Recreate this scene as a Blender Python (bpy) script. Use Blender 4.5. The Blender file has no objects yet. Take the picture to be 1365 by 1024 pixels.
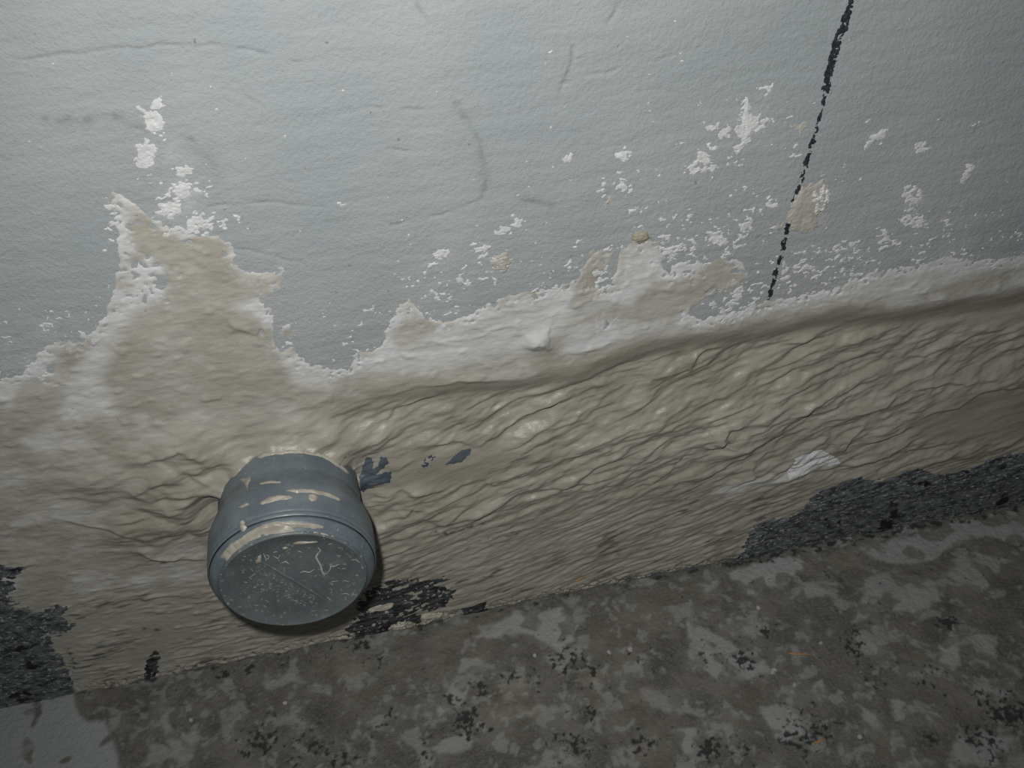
import bpy, math, random
import numpy as np
from mathutils import Matrix, Vector

# ------------------------------------------------------------------ camera
# world: X along the wall, Y into the wall (wall face at y = 0), Z up (floor at z = 0), metres
IMW, IMH, FPX = 1365.0, 1024.0, 1330.0
CX, CY = IMW / 2, IMH / 2
VPY = np.array([-361.0, -1185.0])              # vanishing point of the wall normal
JM = -0.2; JB = 945 - CY + JM * CX             # image of the wall / floor line
_x = (-FPX * FPX - VPY[1] * JB) / (VPY[0] + VPY[1] * JM)
ex = np.array([_x, JB + JM * _x, FPX]); ex /= np.linalg.norm(ex)
ey = np.array([VPY[0], VPY[1], FPX]); ey /= np.linalg.norm(ey)
ez = np.cross(ex, ey)
MW = np.array([ex, ey, ez])                    # world = MW @ camera (x right, y down, z forward)
def ray(px, py): return MW @ np.array([px - CX, py - CY, FPX])
CAM = -(0.110 / 187) * ray(386, 653)
_r = ray(500, 845); PIPE_Z = -(CAM + (-CAM[1] / _r[1]) * _r)[2]
CAM[2] += PIPE_Z
def wallpt(px, py, y=0.0):
    r = ray(px, py); k = (y - CAM[1]) / r[1]; p = CAM + k * r
    return p[0], p[2]
def floorpt(px, py):
    r = ray(px, py); p = CAM - CAM[2] / r[2] * r
    return p[0], p[1]

scene = bpy.context.scene
col = scene.collection
cam_d = bpy.data.cameras.new('camera'); cam = bpy.data.objects.new('camera', cam_d); col.objects.link(cam)
cam_d.sensor_fit = 'HORIZONTAL'; cam_d.sensor_width = 36.0; cam_d.lens = 36.0 * FPX / IMW; cam_d.clip_start = 0.01
Rm = MW.copy(); Rm[:, 1] *= -1; Rm[:, 2] *= -1
cam.matrix_world = Matrix([[*Rm[0], CAM[0]], [*Rm[1], CAM[1]], [*Rm[2], CAM[2]], [0, 0, 0, 1]])
scene.camera = cam

# ------------------------------------------------------------------ light
world = bpy.data.worlds.new('dim_room'); scene.world = world; world.use_nodes = True
world.node_tree.nodes['Background'].inputs[0].default_value = (0.75, 0.85, 1.0, 1)
world.node_tree.nodes['Background'].inputs[1].default_value = 0.035
fl_d = bpy.data.lights.new('camera_flash', 'SPOT'); fl = bpy.data.objects.new('camera_flash', fl_d); col.objects.link(fl)
fl_d.energy = 16.0; fl_d.shadow_soft_size = 0.011; fl_d.spot_size = math.radians(110); fl_d.spot_blend = 1.0
fl_d.color = (1.0, 1.0, 0.985)
FLASH = CAM + MW @ np.array([-0.040, -0.050, 0.0])
fl.location = FLASH
_aim = MW @ np.array([760 - CX, 420 - CY, FPX])
fl.rotation_euler = Vector(_aim).to_track_quat('-Z', 'Y').to_euler()
vs = scene.view_settings
vs.view_transform = 'Standard'; vs.look = 'None'; vs.gamma = 1.0; vs.use_curve_mapping = False; vs.exposure = 0.0

# ------------------------------------------------------------------ noise and distance helpers
_rs = np.random.RandomState(7)
_ang = _rs.rand(256, 256) * 2 * np.pi
_GX, _GY = np.cos(_ang), np.sin(_ang)
def perlin(x, y, seed=0):
    x = x + seed * 17.37; y = y + seed * 5.91
    xi = np.floor(x).astype(np.int64); yi = np.floor(y).astype(np.int64)
    fx = x - xi; fy = y - yi
    u = fx * fx * fx * (fx * (fx * 6 - 15) + 10); v = fy * fy * fy * (fy * (fy * 6 - 15) + 10)
    x0 = (xi + seed * 31) & 255; x1 = (x0 + 1) & 255; y0 = (yi + seed * 57) & 255; y1 = (y0 + 1) & 255
    a = _GX[x0, y0] * fx + _GY[x0, y0] * fy
    b = _GX[x1, y0] * (fx - 1) + _GY[x1, y0] * fy
    c = _GX[x0, y1] * fx + _GY[x0, y1] * (fy - 1)
    d = _GX[x1, y1] * (fx - 1) + _GY[x1, y1] * (fy - 1)
    return 1.5 * ((a * (1 - u) + b * u) * (1 - v) + (c * (1 - u) + d * u) * v)
def fbm(x, y, o=3, seed=0):
    s = np.zeros_like(x); a = 1.0; t = 0
    for i in range(o):
        s += a * perlin(x, y, seed + i); t += a; a *= 0.5; x = x * 2.03; y = y * 2.03
    return s / t
def ss(a, b, x):
    t = np.clip((x - a) / (b - a), 0, 1); return t * t * (3 - 2 * t)
def seg_dist(x, z, pts, closed=False):
    """distance to a polyline, side (+ = above / left of travel), arc position 0..1"""
    P = np.array(pts, float); n = len(P)
    best = np.full(x.shape, 1e9); side = np.zeros_like(x); arc = np.zeros_like(x)
    L = [0.0]
    m = n if closed else n - 1
    for i in range(m): L.append(L[-1] + np.linalg.norm(P[(i + 1) % n] - P[i]))
    for i in range(m):
        a = P[i]; d = P[(i + 1) % n] - a; l2 = max(d @ d, 1e-18)
        rx = x - a[0]; rz = z - a[1]
        t = np.clip((rx * d[0] + rz * d[1]) / l2, 0, 1)
        q = (rx - t * d[0]) ** 2 + (rz - t * d[1]) ** 2
        w = q < best
        best = np.where(w, q, best)
        side = np.where(w, d[0] * rz - d[1] * rx, side)
        arc = np.where(w, (L[i] + t * math.sqrt(l2)) / L[-1], arc)
    return np.sqrt(best), np.sign(side), arc
def inside(x, z, pts):
    P = np.array(pts, float); n = len(P); c = np.zeros(x.shape, bool)
    for i in range(n):
        a = P[i]; b = P[(i + 1) % n]
        if a[1] == b[1]: continue
        c ^= ((a[1] > z) != (b[1] > z)) & (x < (b[0] - a[0]) * (z - a[1]) / (b[1] - a[1]) + a[0])
    return c
def sdf(x, z, pts, far=0.03):
    """signed distance to a polygon, + inside; cheap far away"""
    P = np.array(pts, float); out = np.full(x.shape, -far)
    k = (x > P[:, 0].min() - far) & (x < P[:, 0].max() + far) & (z > P[:, 1].min() - far) & (z < P[:, 1].max() + far)
    if not k.any(): return out
    xs, zs = x[k], z[k]
    d = seg_dist(xs, zs, P, True)[0]
    out[k] = np.where(inside(xs, zs, P), d, np.maximum(-d, -far))
    return out
def zp(x0, y0, s, pts): return [(x0 + x / s, y0 + y / s) for x, y in pts]
def W(pts): return [wallpt(*p) for p in pts]
def F(pts): return [floorpt(*p) for p in pts]

# ------------------------------------------------------------------ material helpers
def mat_base(name):
    m = bpy.data.materials.new(name); m.use_nodes = True
    nt = m.node_tree; b = nt.nodes['Principled BSDF']
    return m, nt, b
def nd(nt, t, **kw):
    n = nt.nodes.new(t)
    for k, v in kw.items(): setattr(n, k, v)
    return n
def attr(nt, name): return nd(nt, 'ShaderNodeAttribute', attribute_name=name).outputs['Fac']
def noise(nt, scale, detail=3.0, rough=0.55, vec=None, stretch=None):
    n = nd(nt, 'ShaderNodeTexNoise'); n.inputs['Scale'].default_value = scale
    n.inputs['Detail'].default_value = detail; n.inputs['Roughness'].default_value = rough
    tc = nd(nt, 'ShaderNodeTexCoord')
    src = tc.outputs['Object']
    if stretch:
        mp = nd(nt, 'ShaderNodeMapping'); mp.inputs['Scale'].default_value = stretch[:3]
        if len(stretch) > 3: mp.inputs['Rotation'].default_value = (0, stretch[3], 0)
        nt.links.new(src, mp.inputs['Vector']); src = mp.outputs['Vector']
    nt.links.new(src, n.inputs['Vector'])
    return n.outputs['Fac']
def ramp(nt, src, a, b, lo=0.0, hi=1.0):
    r = nd(nt, 'ShaderNodeMapRange', interpolation_type='SMOOTHSTEP'); nt.links.new(src, r.inputs['Value'])
    r.inputs['From Min'].default_value = a; r.inputs['From Max'].default_value = b
    r.inputs['To Min'].default_value = lo; r.inputs['To Max'].default_value = hi
    return r.outputs['Result']
def mix(nt, fac, a, b):
    m = nd(nt, 'ShaderNodeMix', data_type='RGBA')
    if isinstance(fac, float): m.inputs[0].default_value = fac
    else: nt.links.new(fac, m.inputs[0])
    for s, v in ((6, a), (7, b)):
        if isinstance(v, tuple): m.inputs[s].default_value = (*v, 1)
        else: nt.links.new(v, m.inputs[s])
    return m.outputs[2]
def mul(nt, a, b, op='MULTIPLY'):
    m = nd(nt, 'ShaderNodeMath', operation=op)
    for i, v in enumerate((a, b)):
        if isinstance(v, (int, float)): m.inputs[i].default_value = v
        else: nt.links.new(v, m.inputs[i])
    m.use_clamp = False
    return m.outputs[0]
def bump(nt, b, h, dist, strength=1.0, prev=None):
    n = nd(nt, 'ShaderNodeBump'); n.inputs['Distance'].default_value = dist; n.inputs['Strength'].default_value = strength
    nt.links.new(h, n.inputs['Height'])
    if prev is not None: nt.links.new(prev, n.inputs['Normal'])
    nt.links.new(n.outputs['Normal'], b.inputs['Normal'])
    return n.outputs['Normal']

def m_wall():
    m, nt, b = mat_base('grey_wall_paint')
    c = mix(nt, ramp(nt, noise(nt, 9, 4), 0.35, 0.65), (0.348, 0.379, 0.382), (0.390, 0.408, 0.406))
    c = mix(nt, ramp(nt, noise(nt, 420, 3), 0.60, 0.74, 0, 0.30), c, (0.24, 0.25, 0.25))
    c = mix(nt, ramp(nt, noise(nt, 160, 2), 0.70, 0.78, 0, 0.7), c, (0.16, 0.16, 0.16))
    c = mix(nt, attr(nt, 'smudge'), c, (0.12, 0.125, 0.13))
    c = mix(nt, attr(nt, 'chalk'), c, (0.52, 0.54, 0.54))
    nt.links.new(c, b.inputs['Base Color']); b.inputs['Roughness'].default_value = 0.75
    b.inputs['Specular IOR Level'].default_value = 0.25
    p = bump(nt, b, noise(nt, 380, 3, 0.6), 0.0010, 0.7)
    bump(nt, b, noise(nt, 900, 2), 0.0004, 0.6, p)
    return m
def m_sealant():
    m, nt, b = mat_base('beige_sealant')
    c = mix(nt, ramp(nt, noise(nt, 14, 4), 0.35, 0.65), (0.318, 0.294, 0.240), (0.376, 0.352, 0.295))
    c = mix(nt, ramp(nt, noise(nt, 60, 3, 0.5, stretch=(0.35, 1, 1.3, 0.14)), 0.42, 0.62, 0, 0.30), c, (0.415, 0.392, 0.335))
    c = mix(nt, ramp(nt, attr(nt, 'wet'), 0.30, 0.75), mix(nt, ramp(nt, noise(nt, 26, 5, 0.6), 0.35, 0.65), (0.375, 0.350, 0.295), (0.455, 0.434, 0.382)), c)   # dry film is paler than the wet band
    thin = attr(nt, 'thin')
    c = mix(nt, thin, c, (0.64, 0.645, 0.635))
    c = mix(nt, attr(nt, 'stain'), c, (0.045, 0.05, 0.052))
    c = mix(nt, ramp(nt, noise(nt, 260, 2), 0.73, 0.78, 0, 0.6), c, (0.12, 0.11, 0.09))
    nt.links.new(c, b.inputs['Base Color'])
    nt.links.new(ramp(nt, attr(nt, 'wet'), 0, 1, 0.65, 0.36), b.inputs['Roughness'])
    b.inputs['Specular IOR Level'].default_value = 0.34
    p = bump(nt, b, noise(nt, 220, 4, 0.6, stretch=(0.5, 1, 1.2, 0.14)), 0.0012, 0.45)
    bump(nt, b, noise(nt, 800, 2), 0.0004, 0.35, p)
    return m
def m_bitumen(name='black_bitumen', k=1.0, grit=0.54):
    m, nt, b = mat_base(name)
    n1 = noise(nt, 160, 4, 0.65, stretch=(0.6, 1, 1.2, 0.1))
    c = mix(nt, ramp(nt, n1, 0.36, 0.60), tuple(v * k for v in (0.034, 0.038, 0.042)), tuple(v * k for v in (0.135, 0.147, 0.153)))
    c = mix(nt, ramp(nt, noise(nt, 420, 3, 0.7, stretch=(0.6, 1, 1.1)), grit, grit + 0.12), c, (0.36, 0.37, 0.36))
    c = mix(nt, ramp(nt, noise(nt, 34, 3, 0.6), 0.60, 0.66), c, (0.010, 0.010, 0.011))
    nt.links.new(c, b.inputs['Base Color']); b.inputs['Roughness'].default_value = 0.55
    bump(nt, b, noise(nt, 300, 4, 0.7), 0.001, 0.6)
    return m
def m_white(name='white_filler', tint=(0.70, 0.705, 0.69)):
    m, nt, b = mat_base(name)
    c = mix(nt, ramp(nt, noise(nt, 120, 4), 0.35, 0.65), tuple(v * 0.86 for v in tint), tint)
    nt.links.new(c, b.inputs['Base Color']); b.inputs['Roughness'].default_value = 0.75
    bump(nt, b, noise(nt, 350, 4), 0.0015, 0.7)
    return m
def m_marker():
    m, nt, b = mat_base('black_crayon')
    c = mix(nt, ramp(nt, noise(nt, 500, 3), 0.4, 0.7), (0.018, 0.019, 0.024), (0.05, 0.052, 0.06))
    nt.links.new(c, b.inputs['Base Color']); b.inputs['Roughness'].default_value = 0.6
    return m
def m_pvc(name, a, bcol, dust=0.5, rough=0.42, speck=0.66):
    m, nt, b = mat_base(name)
    c = mix(nt, ramp(nt, noise(nt, 40, 4), 0.35, 0.65), a, bcol)
    c = mix(nt, ramp(nt, noise(nt, 55, 5, 0.65), 0.50, 0.72, 0, dust * 0.45), c, (0.30, 0.32, 0.31))
    c = mix(nt, ramp(nt, noise(nt, 330, 3, 0.6), speck, speck + 0.07, 0, dust), c, (0.40, 0.42, 0.40))
    nt.links.new(c, b.inputs['Base Color'])
    nt.links.new(ramp(nt, noise(nt, 90, 3), 0.3, 0.7, rough - 0.08, rough + 0.12), b.inputs['Roughness'])
    bump(nt, b, noise(nt, 400, 3), 0.0004, 0.4)
    return m
def m_floor():
    m, nt, b = mat_base('stained_concrete')
    c = mix(nt, ramp(nt, noise(nt, 30, 5, 0.6), 0.35, 0.68), (0.088, 0.084, 0.072), (0.168, 0.161, 0.140))
    c = mix(nt, ramp(nt, noise(nt, 420, 3), 0.45, 0.75, 0, 0.5), c, (0.23, 0.22, 0.195))
    c = mix(nt, ramp(nt, noise(nt, 11, 4), 0.45, 0.65, 0, 0.45), c, (0.19, 0.172, 0.135))
    c = mix(nt, attr(nt, 'tan'), c, (0.28, 0.255, 0.20))
    c = mix(nt, attr(nt, 'light'), c, (0.315, 0.318, 0.308))
    c = mix(nt, attr(nt, 'pale'), c, (0.32, 0.34, 0.335))
    c = mix(nt, attr(nt, 'black'), c, (0.022, 0.025, 0.027))
    c = mix(nt, ramp(nt, noise(nt, 300, 2), 0.74, 0.78), c, (0.38, 0.37, 0.33))
    nt.links.new(c, b.inputs['Base Color']); b.inputs['Roughness'].default_value = 0.8
    p = bump(nt, b, noise(nt, 260, 4, 0.65), 0.002, 0.8)
    bump(nt, b, noise(nt, 900, 2), 0.0005, 0.6, p)
    return m
def m_plain(name, c1, c2, rough=0.7, sc=300):
    m, nt, b = mat_base(name)
    c = mix(nt, ramp(nt, noise(nt, sc, 3), 0.35, 0.65), c1, c2)
    nt.links.new(c, b.inputs['Base Color']); b.inputs['Roughness'].default_value = rough
    return m
M_WALL, M_SEAL, M_BIT, M_WHITE, M_MARK, M_FLOOR = m_wall(), m_sealant(), m_bitumen(), m_white(), m_marker(), m_floor()
M_TAR = m_bitumen('fresh_black_bitumen', 0.42, 0.62)
M_BARE = m_pvc('bared_blue_plastic', (0.060, 0.080, 0.100), (0.100, 0.125, 0.145), 0.5)
M_CREAM = m_white('cream_filler', (0.50, 0.475, 0.42))
M_PIPE = m_pvc('blue_grey_plastic', (0.125, 0.155, 0.178), (0.170, 0.200, 0.218), 0.65)
M_CAP = m_pvc('grey_plastic', (0.112, 0.132, 0.137), (0.145, 0.163, 0.166), 0.7, 0.42, 0.61)
M_SCUFF = m_plain('chalky_scuff', (0.30, 0.34, 0.34), (0.50, 0.54, 0.53))
M_STRAW = m_plain('orange_straw', (0.36, 0.15, 0.035), (0.45, 0.22, 0.07))
M_PEB = m_plain('pale_grit', (0.30, 0.29, 0.27), (0.46, 0.45, 0.42))
M_SMEAR = m_plain('sealant_smear', (0.36, 0.33, 0.265), (0.44, 0.41, 0.34), 0.38, 120)

# ------------------------------------------------------------------ mesh helpers
def tag(o, label=None, cat=None, group=None, kind=None):
    for k, v in (('label', label), ('category', cat), ('group', group), ('kind', kind)):
        if v: o[k] = v
    return o
def link(name, me, mat, parent=None):
    me.materials.append(mat)
    o = bpy.data.objects.new(name, me); col.objects.link(o)
    if parent is not None: o.parent = parent
    return o
def empty(name, loc):
    o = bpy.data.objects.new(name, None); col.objects.link(o); o.location = loc; o.empty_display_size = 0.02
    return o
def quads_mesh(name, co, q, attrs=None):
    """co (n,3), q (m,4); unused vertices dropped"""
    used = np.zeros(len(co), bool); used[q.ravel()] = True
    idx = np.cumsum(used) - 1
    co = co[used]; q = idx[q]
    me = bpy.data.meshes.new(name)
    me.vertices.add(len(co)); me.vertices.foreach_set('co', np.ascontiguousarray(co, np.float32).ravel())
    me.loops.add(q.size); me.loops.foreach_set('vertex_index', np.ascontiguousarray(q, np.int32).ravel())
    me.polygons.add(len(q)); me.polygons.foreach_set('loop_start', np.arange(0, q.size, 4, dtype=np.int32))
    me.polygons.foreach_set('use_smooth', np.ones(len(q), bool))
    me.update(calc_edges=True)
    for k, v in (attrs or {}).items():
        a = me.attributes.new(k, 'FLOAT', 'POINT'); a.data.foreach_set('value', np.ascontiguousarray(v.ravel()[used], np.float32))
    return me
def grid_quads(ny, nx, flip=False):
    i = np.arange(ny * nx).reshape(ny, nx)
    q = np.stack([i[:-1, :-1], i[:-1, 1:], i[1:, 1:], i[1:, :-1]], -1)
    if flip: q = q[..., ::-1]
    return q
def graded(a, b, step, lo, hi):
    """fine steps on [a,b], growing steps out to lo / hi"""
    mid = np.arange(a, b + step * 0.5, step); s = step; L = []; x = mid[0]
    while x > lo: s *= 1.15; x -= s; L.append(x)
    s = step; R = []; x = mid[-1]
    while x < hi: s *= 1.15; x += s; R.append(x)
    return np.array(L[::-1] + list(mid) + R)

# ------------------------------------------------------------------ the wall surface (height = metres out of the wall)
STEP = 0.001
gx = graded(-0.36, 0.72, STEP, -0.85, 1.25)
gz = graded(0.0, 0.62, STEP, -0.012, 1.1)
X, Z = np.meshgrid(gx, gz)
NZ, NX = X.shape
QI = grid_quads(NZ, NX)
print('grid', NX, NZ, flush=True)

# line along which the wall plaster ends and the masonry below steps back
LB = W([(-300, 620), (380, 522), (450, 505), (520, 500), (600, 497), (700, 490), (770, 480), (830, 455), (880, 441), (950, 432), (1000, 425),
        (1060, 412), (1120, 402), (1200, 398), (1260, 390), (1365, 372), (1700, 320)])
zB = np.interp(gx, [p[0] for p in LB], [p[1] for p in LB])[None, :] + 0.004 * fbm(X * 14, Z * 0 + 1.3, 2, 3)
below = zB - Z
right = ss(0.02, 0.12, X)                       # the step fades out towards the pipe
rec_end = 0.045 + 0.03 * ss(0.25, 0.6, X)
recess = right * (ss(0.002, 0.038, below) * (1 - 0.85 * ss(rec_end, rec_end + 0.05, below)))
base = -0.0108 * recess * (1 + 0.35 * fbm(X * 9, Z * 6, 2, 15))
orange = 0.00022 * fbm(X * 190, Z * 230, 2, 5) + 0.0004 * fbm(X * 22 + Z * 8, Z * 90, 2, 9) + 0.0012 * fbm(X * 7, Z * 9, 2, 13)
cracks = [([(-60, 95), (0, 86), (60, 76), (130, 67), (220, 60), (290, 61), (340, 68), (400, 84)], 0.5, 0.35),
          ([(440, 147), (520, 144), (590, 147)], 0.4, 0.25), ([(553, 0), (560, 14), (568, 28)], 0.8, 0.5),
          ([(605, 138), (615, 155), (628, 168), (640, 190), (645, 210), (648, 235), (648, 250), (642, 266)], 0.9, 0.55),
          ([(642, 266), (600, 282), (555, 292), (520, 300)], 0.6, 0.3), ([(512, 195), (530, 200), (560, 202)], 0.4, 0.3),
          ([(764, 62), (764, 78), (758, 90), (752, 110), (740, 138)], 0.7, 0.5), ([(752, 110), (790, 100), (850, 86), (900, 74)], 0.5, 0.3),
          ([(690, 262), (715, 270), (742, 276)], 1.2, 0.5), ([(830, 0), (820, 16), (812, 30)], 0.8, 0.4),
          ([(280, 275), (350, 270), (440, 275)], 0.5, 0.2), ([(300, 330), (350, 338), (400, 350)], 0.4, 0.2),
          ([(300, 120), (325, 128), (345, 138)], 0.5, 0.25)]
smudge = np.zeros_like(X); crack_h = np.zeros_like(X)
def box_of(pts, pad):
    P = np.array(pts); return (slice(*np.searchsorted(gz, [P[:, 1].min() - pad, P[:, 1].max() + pad])),
                               slice(*np.searchsorted(gx, [P[:, 0].min() - pad, P[:, 0].max() + pad])))
wobx = 0.0012 * perlin(X * 90, Z * 90, 31); wobz = 0.0012 * perlin(X * 90, Z * 90, 32)
for pts, wdt, dark in cracks:
    P = W(pts); s = box_of(P, 0.02)
    d = seg_dist((X + wobx)[s], (Z + wobz)[s], P)[0]
    g = np.exp(-(d / (0.0013 * wdt + 0.0004)) ** 2) * ss(-0.35, 0.4, perlin(X[s] * 60, Z[s] * 60, 33) + 0.15)
    smudge[s] = np.maximum(smudge[s], g * dark * 0.7 * np.clip(0.7 + 1.2 * perlin(X[s] * 200, Z[s] * 200, 34), 0.1, 1)); crack_h[s] -= 0.0006 * g
for pts, wd, dark in [([(62, 158), (80, 160), (100, 157)], 5, .42), ([(115, 160), (130, 156), (155, 154)], 5, .45), ([(155, 158), (175, 165), (195, 172)], 4, .38),
                      ([(240, 182), (255, 186)], 3, .4), ([(268, 195), (280, 212), (291, 238)], 8, .22), ([(640, 200), (648, 250)], 6, .25), ([(610, 140), (625, 168)], 6, .22),
                      ([(693, 263), (735, 275)], 5, .25), ([(225, 230), (270, 290)], 22, .10), ([(775, 365), (795, 335)], 5, .35), ([(740, 390), (770, 375)], 4, .3),
                      ([(385, 470), (400, 462)], 5, .25), ([(190, 345), (215, 375)], 5, .3)]:
    P = W(pts); s = box_of(P, 0.04); d = seg_dist((X + wobx)[s], (Z + wobz)[s], P)[0]
    g = np.exp(-(d / (wd * 0.00055)) ** 2) * (0.6 + 0.9 * perlin(X[s] * 160, Z[s] * 160, 35))
    smudge[s] = np.maximum(smudge[s], np.clip(g, 0, 1) * dark)
smudge = np.maximum(smudge, 0.85 * ss(0.030, 0.012, Z + 0.01 * fbm(X * 50, Z * 50, 2, 37)))   # dirty foot of the wall
wall_h = base + orange + crack_h
chalk = np.zeros_like(X)
for px, py, r, a in [(245, 262, 26, .45), (222, 205, 22, .35), (230, 290, 20, .4), (1215, 265, 20, .35), (1218, 300, 26, .4), (1080, 290, 22, .4), (1000, 160, 30, .25), (700, 350, 60, .15),
                     (600, 380, 60, .16), (1150, 350, 60, .25), (880, 300, 50, .15), (1260, 330, 70, .25), (450, 400, 50, .12), (30, 490, 30, .4), (70, 440, 30, .3)]:
    cx, cz = wallpt(px, py); chalk = np.maximum(chalk, a * np.exp(-((X - cx) ** 2 + (Z - cz) ** 2) / (r * 0.00062) ** 2))
chalk = chalk * np.clip(0.75 + 1.6 * fbm(X * 70, Z * 80, 3, 41), 0, 1.6)
print('wall', flush=True)

# ------------------------------------------------------------------ sealant
SEAL = [(-700, 560), (-120, 520), (0, 507), (28, 500), (44, 482), (58, 462), (80, 455), (100, 450), (125, 440), (140, 416), (152, 386), (160, 352), (157, 312), (152, 282), (149, 256), (160, 258), (174, 270),
        (190, 284), (214, 299), (238, 312), (270, 314), (300, 318), (311, 326), (313, 346), (321, 362), (346, 364), (376, 357), (381, 364), (373, 384), (362, 394), (346, 399), (361, 410), (365, 430), (371, 449),
        (376, 435), (388, 430), (386, 455), (396, 470), (412, 485), (432, 490), (455, 494), (466, 492), (476, 468), (490, 470), (510, 462), (516, 432), (530, 411), (545, 399), (555, 408), (569, 427), (590, 429), (616, 425),
        (640, 411), (670, 396), (700, 389), (740, 384), (768, 371), (781, 352), (787, 334), (803, 332), (813, 338), (822, 340), (832, 330), (845, 322), (862, 319), (880, 324), (884, 340), (893, 356), (912, 349), (932, 345),
        (940, 352), (947, 345), (975, 343), (988, 350), (1001, 367), (985, 381), (965, 389), (948, 395), (934, 402), (924, 410), (917, 421), (938, 425), (965, 420), (990, 413), (1020, 402), (1060, 396), (1100, 388),
        (1140, 374), (1160, 362), (1200, 357), (1230, 352), (1262, 341), (1300, 346), (1365, 340), (1700, 290), (2600, 140), (2600, 400), (1700, 560), (1365, 640), (1300, 655), (1260, 660), (1200, 668), (1150, 672), (1100, 682), (1060, 696),
        (1020, 722), (1000, 745), (985, 762), (930, 766), (880, 770), (820, 787), (750, 805), (680, 822), (620, 832), (560, 843), (500, 860), (440, 866), (380, 880), (300, 896), (200, 912), (150, 918), (146, 945), (125, 955), (104, 948), (98, 920),
        (80, 890), (50, 860), (70, 845), (44, 835), (20, 825), (0, 810), (6, 785), (-6, 772), (-40, 770), (-120, 765), (-700, 780)]
sx = X + 0.0022 * fbm(X * 95, Z * 95, 3, 51); sz = Z + 0.0022 * fbm(X * 95, Z * 95, 3, 55)
S = sdf(sx, sz, W(SEAL), 0.05)
S = S + 0.0028 * fbm(X * 210, Z * 230, 2, 57) * ss(0.30, 0.33, Z + 0.05 * X)
HOLES = [zp(740, 280, 4.55, [(350, 260), (385, 270), (385, 330), (360, 400), (340, 450), (300, 480), (255, 480), (240, 430), (300, 380), (320, 310)]),
         zp(740, 280, 4.55, [(640, 300), (700, 290), (715, 340), (690, 395), (660, 360)]), zp(740, 280, 4.55, [(305, 680), (335, 680), (330, 710), (308, 708)]),
         zp(740, 280, 4.55, [(830, 375), (850, 375), (845, 395)]), zp(740, 280, 4.55, [(865, 620), (920, 600), (915, 635), (870, 645)]),
         zp(100, 120, 3.413, [(360, 840), (420, 835), (425, 880), (400, 915), (365, 900), (380, 870)]), zp(100, 120, 3.413, [(310, 930), (330, 930), (325, 970), (312, 970)]),
         zp(100, 120, 3.413, [(260, 780), (290, 780), (280, 810), (258, 812)]), zp(100, 120, 3.413, [(212, 440), (238, 430), (240, 480), (215, 490)]),
         zp(0, 340, 2.967, [(275, 330), (320, 320), (330, 340), (290, 350)]), zp(0, 340, 2.967, [(180, 450), (215, 430), (215, 460), (165, 490)]), zp(0, 340, 2.967, [(1080, 300), (1130, 320), (1160, 360), (1110, 385), (1080, 340)])]
for h in HOLES: S = np.minimum(S, -sdf(sx, sz, W(h), 0.05))
# ragged, broken lower edge where the coat meets the floor
S = np.minimum(S, (Z - 0.002) * 0.9 + 0.006 * fbm(X * 55, Z * 80, 3, 63) + 0.001)
# pinholes in the thin film
S = np.minimum(S, 0.0016 + 0.006 * (0.62 - np.abs(fbm(X * 150, Z * 150, 3, 61)) * 2.5) + 0.05 * ss(0.006, 0.03, S))

# brush strokes run nearly level left of the pipe and climb to the right of it
_tan = np.interp(gx, [-0.4, -0.1, 0.0, 0.15, 0.4, 0.7], [-0.06, 0.0, 0.12, 0.31, 0.28, 0.20])
_path = np.concatenate([[0], np.cumsum(0.5 * (_tan[1:] + _tan[:-1]) * np.diff(gx))])
U = X.copy(); V = Z - _path[None, :]
V = V + 0.006 * fbm(U * 9, V * 14, 2, 67)
thick = np.where(X > 0.06, ss(-0.002, 0.02, below), 0) 
pr = np.hypot(X, Z - PIPE_Z)
# thick lumpy ground left of and around the pipe
moundL = [(150, 640, 60, .5), (235, 650, 60, 1.), (200, 700, 55, .9), (265, 600, 45, .8), (285, 690, 40, .9), (170, 610, 35, .4)]
md = np.zeros_like(X)
for px, py, r, a in moundL:
    cx, cz = wallpt(px, py); md = np.maximum(md, a * np.exp(-((X - cx) ** 2 + ((Z - cz) * 1.1) ** 2) / (r * 0.00065) ** 2))
thick = np.maximum(np.maximum(thick * ss(0.03, 0.10, X), md), np.exp(-np.clip(pr - 0.054, 0, 1) / 0.02))
thick = np.maximum(thick, ss(0.02, 0.07, X) * ss(0.0, 0.03, zB - Z))
smooth_zone = np.zeros_like(X)
for poly in [[(505, 610), (560, 600), (640, 592), (680, 605), (640, 632), (560, 648), (520, 650)], [(480, 505), (620, 500), (760, 485), (860, 450), (1000, 430), (1200, 402), (1365, 375), (1500, 360), (1500, 440), (1365, 440), (1200, 440), (1000, 452), (850, 478), (760, 500), (620, 515), (520, 525)],
             [(1200, 560), (1300, 520), (1420, 515), (1420, 580), (1240, 585)]]:
    smooth_zone = np.maximum(smooth_zone, ss(-0.012, 0.006, sdf(X, Z, W(poly), 0.03)))
rough_amt = thick * (1 - 0.9 * smooth_zone) * np.where(X > 0.05, ss(0.012, 0.040, below), 1)
comb_z = np.interp(gx, *zip(*[(wallpt(*p)) for p in [(-200, 800), (100, 790), (280, 770), (500, 750), (600, 710), (750, 672), (850, 650), (950, 648), (1050, 640), (1200, 620), (1365, 590)]]))[None, :]
comb = ss(-0.01, 0.02, comb_z + 0.01 * fbm(X * 18, Z * 18, 2, 71) - Z)
rough_hi = rough_amt * (1 - comb)
def saw(freq, wu, wv, seed, drop):
    ph = V * freq + 1.1 * fbm(U * wu, V * wv, 2, seed)
    q = np.mod(-ph, 1.0)
    a = ss(-0.25, 0.35, fbm(U * wu * 1.3, V * wv * 1.2, 2, seed + 5))
    return a * q ** 1.3 * ss(1.0, 1.0 - drop, q)
h = 0.0044 * saw(22, 8, 18, 73, 0.26) + 0.0021 * saw(54, 18, 36, 81, 0.32)
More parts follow.
